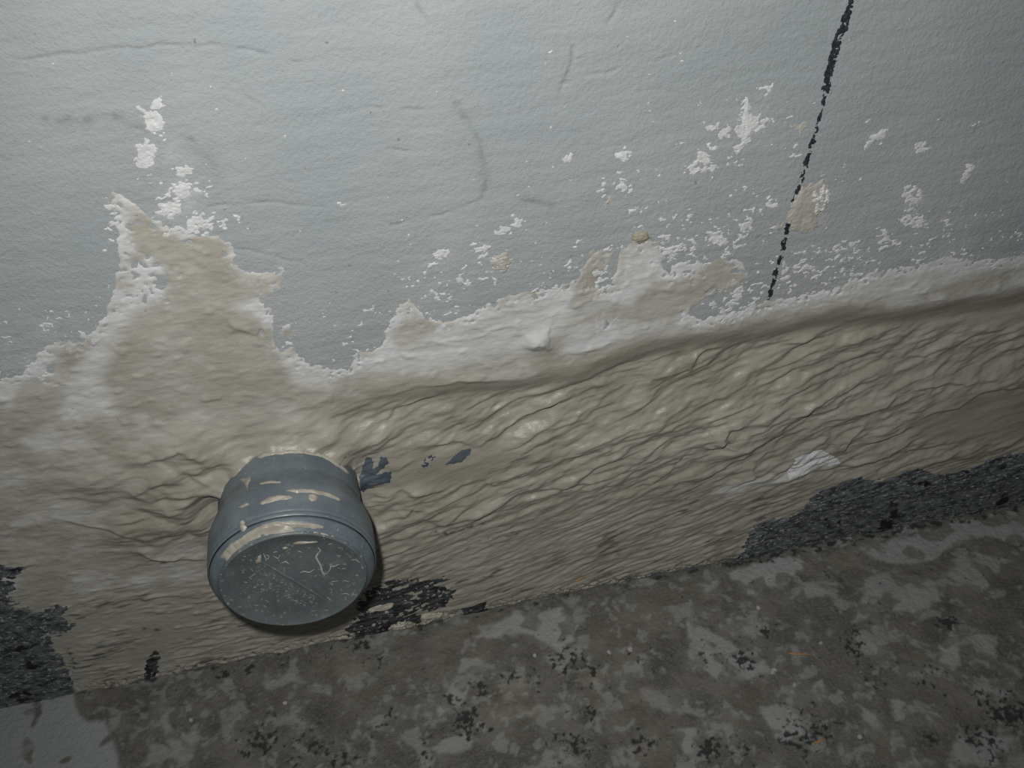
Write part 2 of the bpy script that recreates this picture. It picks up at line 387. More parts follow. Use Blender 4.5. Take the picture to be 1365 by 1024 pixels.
h += 0.0040 * fbm(U * 17, V * 42, 2, 85) + 0.0024 * fbm(U * 44, V * 85, 2, 87) + 0.0009 * fbm(U * 100, V * 160, 2, 89) + 0.0011 * fbm(U * 34, V * 210, 2, 90)
rel = h * rough_hi
rel += comb * (0.0012 * fbm(U * 26, V * 210, 2, 91) + 0.0011 * fbm(U * 16, V * 70, 2, 93) + 0.0009 * fbm(U * 70, V * 240, 2, 95) + 0.0016 * fbm(U * 14, V * 22, 2, 96)) * ss(0.0, 0.01, S)
rel += (1 - thick) * (0.0005 * fbm(X * 60 + Z * 25, Z * 150, 2, 97) + 0.0010 * fbm(X * 38, Z * 46, 4, 99) + 0.0005 * np.maximum(0, fbm(X * 70, Z * 90, 2, 98) - 0.22) * 4)
rel += smooth_zone * thick * 0.0012 * fbm(U * 12, V * 60, 2, 101)
away = ss(0.052, 0.082, pr)
rel += (0.009 * md + 0.003 * md * fbm(X * 40, Z * 45, 2, 103)) * away
upward = np.clip((Z - PIPE_Z) / np.maximum(pr, 0.01), -1, 1)
rel += (0.0020 + 0.009 * ss(0.0, 0.7, upward)) * np.exp(-np.clip(pr - 0.054, 0, 1) / 0.010) * (0.9 + 0.5 * fbm(np.arctan2(Z - PIPE_Z, X) * 3, pr * 30, 2, 105))
rel -= 0.006 * (1 - away) * ss(0.5, -0.1, upward)
rel += 0.003 * np.exp(-np.clip(Z, 0, 1) / 0.012)
# single creases and drips: height builds up to the line, then drops away under it
CREASES = [([(507, 573), (527, 549), (561, 537), (600, 525)], 2.6), ([(615, 591), (639, 593), (659, 576), (682, 569), (706, 554), (743, 539), (790, 524)], 4.0), ([(652, 583), (693, 583), (733, 569), (767, 562), (797, 542), (804, 529), (830, 520)], 3.6),
           ([(848, 519), (868, 515), (885, 505), (910, 497), (920, 495), (931, 476), (951, 469), (982, 466)], 4.6), ([(592, 660), (615, 645), (639, 637), (659, 642), (683, 630), (720, 622)], 3.0), ([(838, 650), (868, 643), (890, 625), (910, 603), (934, 600)], 3.2),
           ([(880, 600), (910, 594), (934, 590), (956, 592), (968, 567), (1002, 558), (1043, 556), (1067, 546), (1081, 534), (1118, 524), (1149, 510)], 5.0), ([(1180, 482), (1241, 480), (1280, 466), (1316, 449), (1365, 440)], 2.6),
           ([(1121, 562), (1172, 545), (1196, 524), (1241, 514), (1300, 508), (1365, 502)], 3.6), ([(1172, 592), (1213, 561), (1241, 548), (1278, 538), (1302, 522), (1336, 514), (1400, 514)], 3.2), ([(1084, 575), (1111, 585), (1121, 599), (1132, 580), (1166, 555)], 3.5),
           ([(958, 657), (1002, 632), (1002, 612), (1019, 601), (1040, 595), (1057, 582)], 3.4), ([(175, 630), (199, 603), (236, 588), (270, 598), (297, 593)], 3.6), ([(160, 660), (188, 645), (215, 622), (250, 612), (285, 615)], 3.4), ([(179, 719), (202, 736), (243, 741), (284, 744)], 4.0),
           ([(60, 688), (94, 692), (142, 698), (175, 703), (202, 709)], 2.6), ([(481, 667), (496, 659), (514, 659), (527, 655), (536, 649), (552, 652), (570, 652), (589, 649), (602, 645)], 3.4), ([(557, 605), (561, 598), (575, 593), (597, 589), (612, 587), (641, 592)], 2.6),
           ([(525, 689), (536, 685), (545, 672), (562, 675), (568, 672)], 2.8), ([(561, 692), (589, 694), (602, 687), (615, 674), (640, 664)], 3.2), ([(263, 533), (283, 530), (303, 526)], 1.8), ([(297, 421), (313, 436), (337, 443), (364, 441)], 1.6), ([(240, 605), (262, 622), (285, 632)], 2.4),
           ([(700, 462), (716, 452), (730, 462), (738, 455)], 3.0), ([(900, 645), (950, 628), (985, 610), (1010, 590)], 2.2), ([(760, 600), (810, 590), (850, 575), (900, 560)], 2.6), ([(690, 618), (740, 610), (800, 596), (840, 594)], 2.4), ([(1000, 470), (1050, 462), (1100, 455), (1140, 440)], 1.8),
           ([(520, 628), (545, 612), (556, 606)], 1.8), ([(690, 655), (760, 645), (820, 632), (860, 612)], 2.4), ([(470, 600), (478, 640), (482, 676)], 2.0), ([(450, 540), (500, 528), (560, 512), (640, 505), (720, 508)], 1.8),
           ([(785, 405), (795, 395), (800, 385), (812, 372)], 0.9), ([(930, 405), (950, 396), (975, 388), (1000, 370)], 0.9), ([(740, 470), (770, 470), (800, 462), (835, 447)], 1.2), ([(500, 470), (560, 462), (640, 445), (730, 420), (775, 410)], 0.8)]
wx = X + 0.003 * fbm(X * 45, Z * 45, 2, 107); wz = Z + 0.003 * fbm(X * 45, Z * 45, 2, 109)
for pts, A in CREASES:
    P = W(pts); s = box_of(P, 0.035)
    d, sd, arc = seg_dist(wx[s], wz[s], P)
    end = ss(0, 0.30, arc) * ss(1, 0.70, arc) * np.clip(0.85 + 0.9 * fbm(X[s] * 38, Z[s] * 38, 2, 108), 0.15, 1.5)
    wdt = 0.0022 * A ** 0.5 * 2
    rel[s] += A * 0.00085 * end * np.where(sd >= 0, np.exp(-(d / wdt)), np.exp(-(d / (0.0016 + 0.0003 * A)) ** 2))
for px, py, r, a in [(716, 453, 11, 4), (955, 578, 12, 5), (890, 503, 12, 3), (940, 492, 20, 4), (600, 562, 14, 3), (640, 560, 16, 3.5), (560, 660, 16, 3), (735, 545, 20, 3), (500, 585, 18, 4), (460, 585, 16, 5), (440, 570, 14, 5), (430, 580, 10, 4), (270, 640, 22, 5), (240, 680, 24, 5), (1010, 560, 22, 2.5),
                       (870, 610, 20, 3), (770, 590, 18, 3), (700, 590, 20, 3), (225, 620, 14, 4), (300, 600, 14, 4), (475, 640, 8, 5), (980, 600, 18, 3)]:
    cx, cz = wallpt(px, py); k = r * 0.0007
    s = (slice(*np.searchsorted(gz, [cz - 3 * k, cz + 3 * k])), slice(*np.searchsorted(gx, [cx - 3 * k, cx + 3 * k])))
    rel[s] += a * 0.001 * np.exp(-(((X[s] - cx) / (1.3 * k)) ** 2 + ((Z[s] - cz) / k) ** 2) ** 1.3)
body = np.clip(S * 0.25, -0.0012, 0.0005 + 0.0022 * thick)
edge = ss(0.0, 0.006, S)
seal_rel = body + np.maximum(rel, -0.0012 - 0.002 * thick) * edge
seal_h = base + seal_rel + orange * 0.5
seal_h = np.where(S < 0, wall_h + np.clip(S * 0.4, -0.0015, 0), np.maximum(seal_h, wall_h + np.clip(S * 0.12, 0, 0.0003)))
# attributes
WH = [[(520, 440), (600, 432), (660, 408), (720, 394), (770, 387), (780, 400), (765, 420), (745, 445), (700, 470), (640, 482), (560, 492), (480, 497), (440, 492), (500, 470)],
      [(205, 330), (190, 350), (170, 390), (150, 420), (130, 450), (105, 480), (85, 520), (95, 555), (145, 550), (135, 500), (150, 470), (165, 440), (185, 400), (200, 370), (215, 345)],
      [(150, 255), (168, 280), (170, 310), (178, 340), (160, 352), (150, 310)], [(760, 438), (840, 430), (900, 427), (950, 418), (1000, 408), (1020, 400), (1000, 420), (940, 430), (850, 445), (800, 460), (765, 470), (750, 465)],
      [(820, 340), (880, 326), (895, 350), (860, 378), (840, 400), (815, 395), (822, 360)], [(370, 460), (400, 480), (450, 495), (440, 515), (400, 510), (375, 490)],
      [(1140, 372), (1200, 355), (1300, 340), (1365, 335), (1500, 320), (1500, 335), (1365, 352), (1280, 370), (1220, 385), (1150, 395), (1060, 410), (1010, 415), (1060, 395)], [(900, 352), (935, 345), (942, 365), (910, 380), (880, 388)],
      [(542, 402), (560, 425), (525, 450), (518, 430)], [(340, 398), (365, 412), (366, 430), (345, 425), (320, 405)], [(320, 362), (380, 357), (375, 366), (330, 370)], [(0, 505), (60, 470), (90, 500), (40, 530), (-60, 540)],
      zp(940, 590, 3.212, [(40, 215), (130, 175), (210, 155), (340, 130), (350, 145), (200, 185), (120, 215)])]
thin = np.zeros_like(X)
for p in WH: thin = np.maximum(thin, ss(-0.010, 0.008, sdf(sx, sz, W(p), 0.03)))
upper = 1 - np.clip(thick * 1.2, 0, 1)
thin = thin * (0.72 + 0.5 * fbm(X * 40, Z * 90, 3, 111)) + upper * 0.6 * ss(0.007, 0.0, S) * ss(-0.2, 0.3, fbm(X * 60, Z * 60, 2, 113) + 0.1) * (1 - comb)
thin += upper * 0.55 * ss(0.0, 0.40, fbm(X * 20, Z * 34, 4, 115)) * (Z > comb_z)
BEI = [[(165, 290), (215, 305), (240, 315), (300, 322), (310, 350), (350, 372), (368, 374), (352, 390), (300, 400), (270, 440), (240, 510), (160, 545), (140, 500), (165, 450), (195, 420), (215, 395), (222, 360), (185, 330)],
       [(790, 338), (805, 335), (812, 350), (795, 375), (792, 400), (770, 415), (752, 412), (765, 385)], [(850, 395), (880, 375), (905, 372), (945, 352), (975, 348), (1000, 367), (950, 393), (930, 400), (900, 407), (850, 407)],
       [(545, 415), (585, 432), (570, 450), (530, 468), (520, 450)], [(770, 472), (830, 452), (850, 455), (800, 480)], [(20, 520), (80, 480), (120, 450), (130, 455), (90, 500), (80, 560), (0, 600)], [(250, 440), (330, 420), (360, 445), (380, 490), (340, 540), (230, 560)]]
for p in BEI: thin *= 1 - (0.80 + 0.3 * fbm(X * 45, Z * 60, 3, 116)) * ss(-0.003, 0.004, sdf(sx, sz, W(p), 0.02))
thin = np.clip(thin, 0, 1) * np.clip(1 - 1.2 * md, 0, 1)
stain = comb * ss(0.22, 0.46, 0.8 * fbm(U * 40, V * 230, 3, 117) + 0.45 * fbm(X * 13, Z * 26, 2, 119)) * 0.7
for poly, a in [(zp(900, 679, 2.9355, [(130, 90), (220, 60), (270, 90), (230, 190), (150, 220), (100, 200)]), .5), (zp(940, 590, 3.212, [(210, 250), (400, 180), (430, 200), (380, 260), (240, 320)]), .45),
                ([(500, 740), (560, 748), (600, 762), (560, 768), (505, 762)], .5), ([(700, 735), (780, 730), (860, 715), (870, 735), (780, 755), (720, 760)], .35), ([(300, 820), (350, 822), (400, 835), (340, 842)], .4), ([(590, 815), (640, 805), (660, 830), (610, 840)], .5)]:
    stain = np.maximum(stain, a * ss(-0.004, 0.006, sdf(sx, sz, W(poly), 0.02)) * ss(-0.15, 0.35, fbm(U * 50, V * 200, 3, 121)))
for pts, a in [(zp(470, 580, 7.583, [(800, 990), (860, 960), (960, 995), (1060, 970), (1130, 940), (1230, 890), (1365, 880)]), .9), ([(200, 880), (206, 870), (209, 895)], 1.), ([(194, 838), (215, 838)], .9), ([(200, 745), (225, 748)], .7), ([(195, 905), (230, 902)], 1.), ([(290, 895), (340, 890)], .9), ([(640, 720), (690, 712)], .5), ([(91, 862), (97, 880), (100, 890)], .9), ([(80, 788), (100, 790)], .7)]:
    P = W(pts); s = box_of(P, 0.02); d = seg_dist(wx[s], wz[s], P)[0]
    stain[s] = np.maximum(stain[s], a * np.exp(-(d / 0.002) ** 2) * ss(-0.1, 0.25, fbm(X[s] * 190, Z[s] * 190, 2, 123)))
wet = np.clip(0.25 + 0.75 * thick - 0.6 * thin, 0, 1) * (1 - 0.35 * comb) + 0.4 * comb * (1 - thick)
print('sealant', flush=True)

def shell(name, hgt, keep_v, mat, attrs=None, parent=None, win=None):
    """faces of the wall lattice lifted to hgt, where any corner is kept"""
    s = win or (slice(None), slice(None))
    x, z, hh, k = X[s], Z[s], hgt[s], keep_v[s]
    q = grid_quads(*x.shape)
    f = k[:-1, :-1] | k[:-1, 1:] | k[1:, 1:] | k[1:, :-1]
    q = q[f]
    if len(q) == 0: print('EMPTY', name); return None
    co = np.stack([x.ravel(), -hh.ravel(), z.ravel()], -1)
    me = quads_mesh(name, co, q, {kk: v[s] for kk, v in (attrs or {}).items()})
    return link(name, me, mat, parent)

deep = (S > 0.012)
wall = shell('wall_back', wall_h, ~deep, M_WALL, {'smudge': smudge, 'chalk': chalk})
tag(wall, 'grey painted plaster wall with fine cracks and smudges', 'wall', kind='structure')

not_pipe = pr > 0.048
SE = empty('sealant_coating', (0.2, 0, 0.0))
tag(SE, 'beige sealant smeared thickly along the foot of the grey wall', 'sealant')
is_thick = (thick > 0.35) & (Z > comb_z)
is_comb = Z <= comb_z
kv = (S > -0.0025) & not_pipe
A3 = {'thin': thin, 'stain': stain, 'wet': wet}
def shell_part(name, sel, lab):
    # whole quads go to one part, by their first corner, so that the three parts share borders without overlap
    q = QI
    f = (kv[:-1, :-1] | kv[:-1, 1:] | kv[1:, 1:] | kv[1:, :-1]) & sel[:-1, :-1] & (pr[:-1, :-1] > 0.048)
    co = np.stack([X.ravel() - 0.2, -seal_h.ravel(), Z.ravel()], -1)
    o = link(name, quads_mesh(name, co, q[f], A3), M_SEAL, SE); o['label'] = lab
    return o
shell_part('thin_film', ~is_thick & ~is_comb, 'thin whitish and beige film feathering out over the wall paint')
shell_part('thick_band', is_thick & ~is_comb, 'thick wet lumpy band with drips and creases')
shell_part('combed_skirt', is_comb, 'thin brushed skirt with fine streaks above the floor')
if __name__ == '__main__': print('shells', flush=True)

top_h = np.maximum(wall_h, np.where(S > -0.0025, seal_h, -1))

def refine(s, k, H):
    """finer lattice over a window, with H (bilinear) on it"""
    x = gx[s[1]]; z = gz[s[0]]
    ix = np.linspace(0, len(x) - 1, (len(x) - 1) * k + 1); iz = np.linspace(0, len(z) - 1, (len(z) - 1) * k + 1)
    i0 = np.minimum(ix.astype(int), len(x) - 2); j0 = np.minimum(iz.astype(int), len(z) - 2); fx_ = ix - i0; fz_ = (iz - j0)[:, None]
    h_ = H[s]
    a = h_[j0][:, i0] * (1 - fx_) + h_[j0][:, i0 + 1] * fx_; b = h_[j0 + 1][:, i0] * (1 - fx_) + h_[j0 + 1][:, i0 + 1] * fx_
    X2, Z2 = np.meshgrid(x[i0] + (x[i0 + 1] - x[i0]) * fx_, z[j0] + (z[j0 + 1] - z[j0]) * fz_[:, 0])
    return X2, Z2, a * (1 - fz_) + b * fz_
def fine_shell(name, x, z, hh, k, mat):
    f = k[:-1, :-1] | k[:-1, 1:] | k[1:, 1:] | k[1:, :-1]
    q = grid_quads(*x.shape)[f]
    if len(q) == 0: print('EMPTY', name); return None
    return link(name, quads_mesh(name, np.stack([x.ravel(), -hh.ravel(), z.ravel()], -1), q), mat)
def VV(x, z): return z - np.interp(x, gx, _path)

# ------------------------------------------------------------------ black bitumen patches
def bitumen(poly, label, cover, seed, mat=None, feather=0.006):
    P = W(poly); s = box_of(P, 0.015)
    s = (slice(s[0].start, min(s[0].stop, np.searchsorted(gz, 0.62))), slice(max(s[1].start, 1), min(s[1].stop, NX - 1)))
    x, z, tp = refine(s, 2, top_h); v = VV(x, z)
    d = sdf(x + 0.004 * fbm(x * 110, z * 130, 3, seed + 2), z + 0.003 * fbm(x * 110, z * 130, 3, seed + 4), P, 0.03)
    n = 0.7 * fbm(x * 45, v * 170, 3, seed) + 0.6 * fbm(x * 190, z * 230, 2, seed + 6)
    lvl = n + cover * ss(-feather, feather * 1.5, d) - 0.9 * ss(feather * 0.3, -feather, d)
    hh = np.clip(lvl * 0.0016, -0.001, 0.0006)
    o = fine_shell('bitumen_patch', x, z, tp + hh, (hh > -0.0002) & (d > -0.012), mat or M_BIT)
    return tag(o, label, 'bitumen', 'black bitumen patches at the foot of the wall')
bitumen(zp(940, 590, 3.212, [(100, 520), (160, 470), (165, 430), (200, 370), (260, 325), (310, 320), (380, 320), (420, 280), (460, 230), (520, 190), (600, 160), (650, 140), (720, 160), (800, 155), (870, 110), (930, 110), (960, 130), (1060, 130), (1130, 110), (1200, 80), (1260, 60), (1365, 40), (1700, -60), (3300, -400), (3300, -90), (1700, 230), (1365, 300), (1300, 320), (1250, 330), (1150, 350), (1060, 385), (950, 402), (830, 440), (700, 470), (500, 510), (400, 520), (300, 530), (200, 552), (110, 560)]),
        'long dark grey bitumen strip between sealant and floor, right of the pipe', 0.75, 131)
bitumen(zp(0, 740, 4.655, [(-3000, 300), (-300, 60), (0, 60), (60, 70), (170, 70), (130, 110), (60, 160), (110, 200), (60, 260), (120, 290), (110, 340), (200, 330), (270, 350), (350, 310), (440, 320), (370, 380), (460, 420), (440, 470), (350, 500), (300, 480), (320, 560), (390, 640), (420, 720), (450, 780), (440, 860), (300, 900), (0, 935), (-300, 985), (-3000, 1560)]),
        'black bitumen patch left of the pipe, in the lower left corner', 0.42, 141)
bitumen([(472, 800), (504, 778), (519, 770), (542, 773), (563, 772), (592, 767), (600, 771), (575, 778), (606, 785), (599, 798), (592, 807), (557, 814), (562, 834), (542, 826), (519, 838), (516, 855), (497, 847), (462, 860), (466, 832), (480, 814)],
        'broken black bitumen patch just below the capped pipe', 0.22, 151, M_TAR)
for poly, lab, sd in [([(196, 880), (208, 864), (214, 872), (206, 900), (194, 908), (190, 900)], 'small black bitumen fleck on the combed sealant left below the pipe', 161),
                      ([(284, 893), (310, 886), (345, 884), (340, 897), (300, 902)], 'thin black bitumen fleck at the floor line, below left of the cap', 163),
                      ([(617, 808), (645, 800), (655, 822), (640, 836), (618, 826)], 'small grey bitumen fleck right of the broken black patch', 165)]:
    bitumen(poly, lab, 0.3, sd, M_TAR, 0.003)

# ------------------------------------------------------------------ white filler patches on the wall paint
def patch(poly, label, cat, mat, group, seed, thk=0.0005, cover=0.45, name='filler_patch', rag=1.0):
    P = W(poly); s = box_of(P, 0.008)
    x, z, tp = refine(s, 3, top_h)
    d = sdf(x + rag * 0.0030 * fbm(x * 190, z * 210, 3, seed), z + rag * 0.0030 * fbm(x * 190, z * 210, 3, seed + 3), P, 0.012)
    n = fbm(x * 230, z * 290, 3, seed + 7)
    lvl = n * rag + cover * ss(-0.003, 0.003, d) - 0.8 * ss(0.001, -0.0025, d)
    hh = np.clip(lvl * 0.0036, -0.001, thk * (0.4 + 0.6 * ss(0, 0.003, d)))
    o = fine_shell(name, x, z, tp + hh, (hh > -0.0002) & (d > -0.005), mat)
    if o: tag(o, label, cat, group)
    return o
G = 'white filler patches on the grey wall'
PATCHES = [
 ([(201, 140), (213, 129), (217, 133), (214, 146), (217, 161), (220, 171), (203, 176), (195, 161), (184, 143), (198, 150)], 'topmost white filler splash at upper left, with a pointed wing'),
 ([(191, 184), (197, 187), (210, 199), (207, 211), (194, 225), (182, 222), (179, 208), (185, 193)], 'oval white filler dab just under the upper left splash'),
 ([(235, 225), (255, 223), (258, 231), (244, 236), (235, 233)], 'small white filler dab on the upper left, right of the oval dab'),
 ([(229, 246), (249, 244), (255, 255), (244, 267), (233, 262), (230, 252)], 'white ring-like filler dab above the pointed sealant peak'),
 ([(215, 272), (238, 272), (240, 284), (228, 290), (208, 286)], 'white filler flake on the slope of the pointed sealant peak'),
 ([(249, 299), (261, 281), (279, 290), (277, 305), (264, 310)], 'hazy white filler patch right of the sealant peak'),
 ([(989, 146), (997, 129), (1002, 140), (999, 153), (1012, 157), (1012, 167), (999, 174), (999, 191), (982, 203), (978, 198), (987, 184), (982, 177), (989, 163)], 'tall white filler patch left of the black line, the largest up there'),
 ([(960, 174), (973, 171), (975, 182), (962, 184)], 'small white filler dab left beside the tall patch'),
 ([(929, 200), (940, 206), (953, 215), (941, 222), (929, 217)], 'triangular white filler dab lower left of the tall patch'),
 ([(940, 170), (960, 166), (958, 173), (941, 175)], 'flat white filler streak left of the tall patch'),
 ([(1058, 168), (1074, 161), (1072, 172), (1064, 180)], 'cream filler dab touching the black line at mid height'),
 ([(1152, 194), (1159, 184), (1173, 174), (1184, 172), (1176, 184), (1162, 192), (1150, 204)], 'slanted white filler streak right of the black line'),
 ([(1218, 194), (1229, 190), (1231, 200), (1222, 203)], 'small white filler dot right of the slanted streak'),
 ([(1203, 249), (1222, 248), (1230, 262), (1224, 274), (1204, 272)], 'faint upper white filler smudge far right of the black line'),
 ([(1196, 294), (1213, 283), (1234, 288), (1238, 305), (1210, 304)], 'faint lower white filler smudge far right of the black line'),
 ([(1279, 240), (1290, 220), (1298, 222), (1287, 244)], 'thin upright white filler streak, farthest right on the wall'),
 ([(948, 308), (962, 312), (970, 322), (960, 328), (950, 322)], 'white filler dab above the beige sealant tongue'),
 ([(984, 297), (1002, 290), (1000, 305), (988, 308)], 'white filler dab left of the black line near its lower gap'),
 ([(1030, 302), (1044, 297), (1042, 307), (1032, 308)], 'small cream filler dab left beside the lower part of the black line'),
 ([(682, 300), (688, 289), (698, 296), (690, 303)], 'upper white filler chip in the middle of the wall'),
 ([(658, 310), (668, 303), (680, 302), (676, 309), (662, 313)], 'long white filler chip under the upper middle chip'),
 ([(822, 250), (830, 238), (836, 246), (832, 256)], 'white filler chip above the middle, right of the hook crack'),
 ([(820, 206), (832, 198), (840, 204), (832, 216)], 'white filler chip highest in the middle right cluster'),
 ([(804, 271), (812, 262), (818, 265), (808, 275)], 'slanted cream filler chip in the middle of the wall'),
 ([(634, 332), (640, 325), (652, 329), (644, 337)], 'white filler chip low in the middle, above the white film'),
 ([(655, 347), (664, 338), (674, 337), (683, 349), (672, 362), (658, 360)], 'cream flake of filler standing off the wall in the middle'),
 ([(750, 212), (762, 206), (764, 212), (754, 219)], 'tiny white filler pair high in the middle of the wall'),
 ([(578, 338), (590, 330), (602, 333), (590, 344)], 'leftmost white filler chip of the middle row'),
]
for i, (poly, lab) in enumerate(PATCHES):
    patch(poly, lab, 'filler', M_CREAM if 'cream' in lab else M_WHITE, G, 200 + i * 5, 0.0014 if 'standing' in lab else 0.0005, 0.12 if 'faint' in lab or 'hazy' in lab else 0.45)
patch([(1057, 269), (1067, 252), (1098, 238), (1104, 259), (1101, 279), (1087, 290), (1091, 300), (1074, 313), (1057, 307), (1050, 290)], 'large beige filler scab covering a gap in the black line', 'filler', M_CREAM, G, 351, 0.0009, 0.8, 'filler_patch', 0.8)
patch([(1080, 255), (1100, 240), (1106, 258), (1100, 280), (1086, 288), (1082, 270)], 'white filler edge on the right of the beige scab', 'filler', M_WHITE, G, 361, 0.0016, 0.35)
patch(zp(940, 590, 3.212, [(352, 118), (378, 60), (410, 42), (450, 45), (480, 25), (520, 40), (560, 70), (572, 85), (480, 100), (420, 125), (350, 135)]), 'smooth white filler flake in the sealant above the bitumen strip', 'filler', M_WHITE, G, 371, 0.0014, 0.9, 'filler_patch', 0.5)
patch([(838, 322), (846, 312), (858, 306), (866, 316), (856, 324)], 'ochre crumb of filler above the beige sealant tongue', 'filler', m_white('ochre_filler', (0.36, 0.33, 0.25)), G, 381, 0.002, 0.6)
for i, (poly, lab) in enumerate([(zp(460, 750, 6.825, [(690, 480), (720, 455), (880, 450), (900, 470), (800, 510), (760, 550), (700, 570)]), 'cream sealant chip right of the broken bitumen patch'),
                                 (zp(460, 750, 6.825, [(400, 580), (440, 550), (540, 525), (565, 545), (545, 580), (420, 625)]), 'cream sealant chip with a dark pit under the broken bitumen patch'),
                                 (zp(460, 750, 6.825, [(210, 410), (300, 370), (440, 350), (420, 390), (330, 415), (220, 430)]), 'cream sealant chip next to the lower right of the pipe cap')]):
    patch(poly, lab, 'sealant chip', M_SMEAR, 'sealant chips by the bitumen', 391 + 7 * i, 0.0030, 1.0, 'sealant_chip', 0.45)

# uncountable white specks between the patches
dens = np.zeros_like(X)
for px, py, r, a in [(600, 360, 55, .8), (690, 305, 40, .7), (650, 345, 50, .8), (760, 350, 40, .5), (830, 240, 45, .6), (870, 290, 50, .7), (950, 200, 45, .8), (1000, 165, 45, .9), (935, 215, 35, .8), (1000, 295, 50, .9), (1080, 350, 45, 1), (950, 320, 45, .9), (910, 300, 40, .7), (1130, 350, 50, 1.1), (1190, 320, 50, .8), (1050, 170, 30, .6),
                     (760, 215, 25, .4), (540, 350, 40, .5), (480, 420, 40, .6), (1260, 330, 60, .8), (1340, 310, 60, .6), (1090, 240, 40, .5), (1160, 210, 45, .4), (240, 255, 40, .8), (220, 200, 40, .5), (260, 300, 35, 1), (40, 470, 40, .8), (70, 440, 35, .7), (1040, 380, 50, 1.), (980, 400, 40, 1.3), (900, 330, 40, 1.1), (580, 400, 45, .8), (450, 440, 40, .6), (720, 370, 40, .8), (1240, 200, 40, .4), (130, 420, 25, .7)]:
    cx, cz = wallpt(px, py); dens = np.maximum(dens, a * np.exp(-((X - cx) ** 2 + (Z - cz) ** 2) / (r * 0.00068) ** 2))
win = (slice(*np.searchsorted(gz, [0.25, 0.62])), slice(*np.searchsorted(gx, [-0.36, 0.72])))
x2, z2, w2 = refine(win, 2, wall_h); _, _, d2 = refine(win, 2, dens); _, _, s2 = refine(win, 2, S)
d2 = np.maximum(d2, 1.1 * ss(-0.012, 0.0, s2) * ss(-0.2, 0.3, fbm(x2 * 25, z2 * 25, 2, 425)))
spn = 0.62 * fbm(x2 * 210, z2 * 270, 3, 421) + 0.5 * fbm(x2 * 60, z2 * 80, 2, 423)
sp_h = np.clip((spn - (0.54 - 0.44 * d2)) * 0.005, -0.001, 0.0004)
SP = fine_shell('filler_specks', x2, z2, w2 + sp_h, (sp_h > -0.00015) & (s2 < 0.0005), M_WHITE)
tag(SP, 'scattered tiny white filler specks over the grey wall', 'filler', kind='stuff')

# ------------------------------------------------------------------ black crayon line
ML = [(1150, -120), (1140, -30)] + zp(900, 0, 2.9355, [(690, 0), (680, 40), (668, 75), (650, 130), (625, 200), (610, 260), (595, 320), (575, 420), (560, 480), (545, 530), (520, 610), (495, 690), (475, 750), (455, 800), (440, 880), (425, 960), (410, 1010)]) + zp(900, 340, 2.9355, [(395, 60), (380, 130), (365, 172)])
P = W(ML); s = box_of(P, 0.01)
x, z, tp = refine(s, 4, wall_h)
d, sd, arc = seg_dist(x + 0.0022 * fbm(x * 170, z * 170, 3, 431), z, P)
z_hi = wallpt(1118, 20)[1]; z_lo = wallpt(1103, 112)[1]
fat = ss(z_hi + 0.01, z_hi - 0.01, z) * ss(z_lo - 0.015, z_lo + 0.005, z)
half = 0.0022 + 0.0014 * fat
gap = ss(wallpt(1056, 268)[1], wallpt(1054, 276)[1], z) * ss(wallpt(1050, 298)[1], wallpt(1050, 292)[1], z)
low = ss(0.40, 0.33, z)
lvl = 0.55 * fbm(x * 420, z * 420, 2, 433) + 0.55 * fbm(x * 150, z * 150, 2, 435) + 0.12 + 0.10 * fat + 0.10 * low - 0.9 * ss(0.6, 1.25, d / half) - 3 * gap + 0.22 * low * np.sin(z * 620)
g = np.clip(lvl * 0.0012, -0.001, 0.0002)
o = fine_shell('crayon_line', x, z, tp + g, (g > -0.00008) & (d < half * 1.5), M_MARK)
tag(o, 'broken black crayon line drawn down the right of the grey wall', 'drawn line')

# ------------------------------------------------------------------ blue-grey plastic showing through the sealant
patch(zp(470, 580, 7.583, [(70, 430), (100, 350), (105, 300), (150, 220), (190, 240), (200, 330), (215, 345), (260, 290), (280, 220), (340, 205), (360, 270), (300, 320), (250, 350), (215, 390), (385, 340), (380, 440), (360, 460), (200, 490), (150, 540), (100, 580), (75, 500)]),
      'angular blue-grey plastic patch bared right beside the pipe', 'plastic piece', M_BARE, 'plastic bared in the sealant', 441, 0.0005, 0.6, 'bared_plastic', 0.6)
patch(zp(470, 580, 7.583, [(930, 290), (1000, 240), (1100, 155), (1190, 138), (1180, 190), (1100, 260), (1000, 280)]),
      'slim leaf-shaped blue-grey plastic patch bared farther right of the pipe', 'plastic piece', M_BARE, 'plastic bared in the sealant', 451, 0.0005, 0.8, 'bared_plastic', 0.5)
patch(zp(470, 580, 7.583, [(690, 290), (730, 225), (830, 180), (840, 215), (760, 240), (830, 285), (740, 310)]),
      'faint blue-grey plastic patch between the angular and the leaf-shaped one', 'plastic piece', M_BARE, 'plastic bared in the sealant', 461, 0.0003, 0.1, 'bared_plastic', 1.0)
print('patches', flush=True)

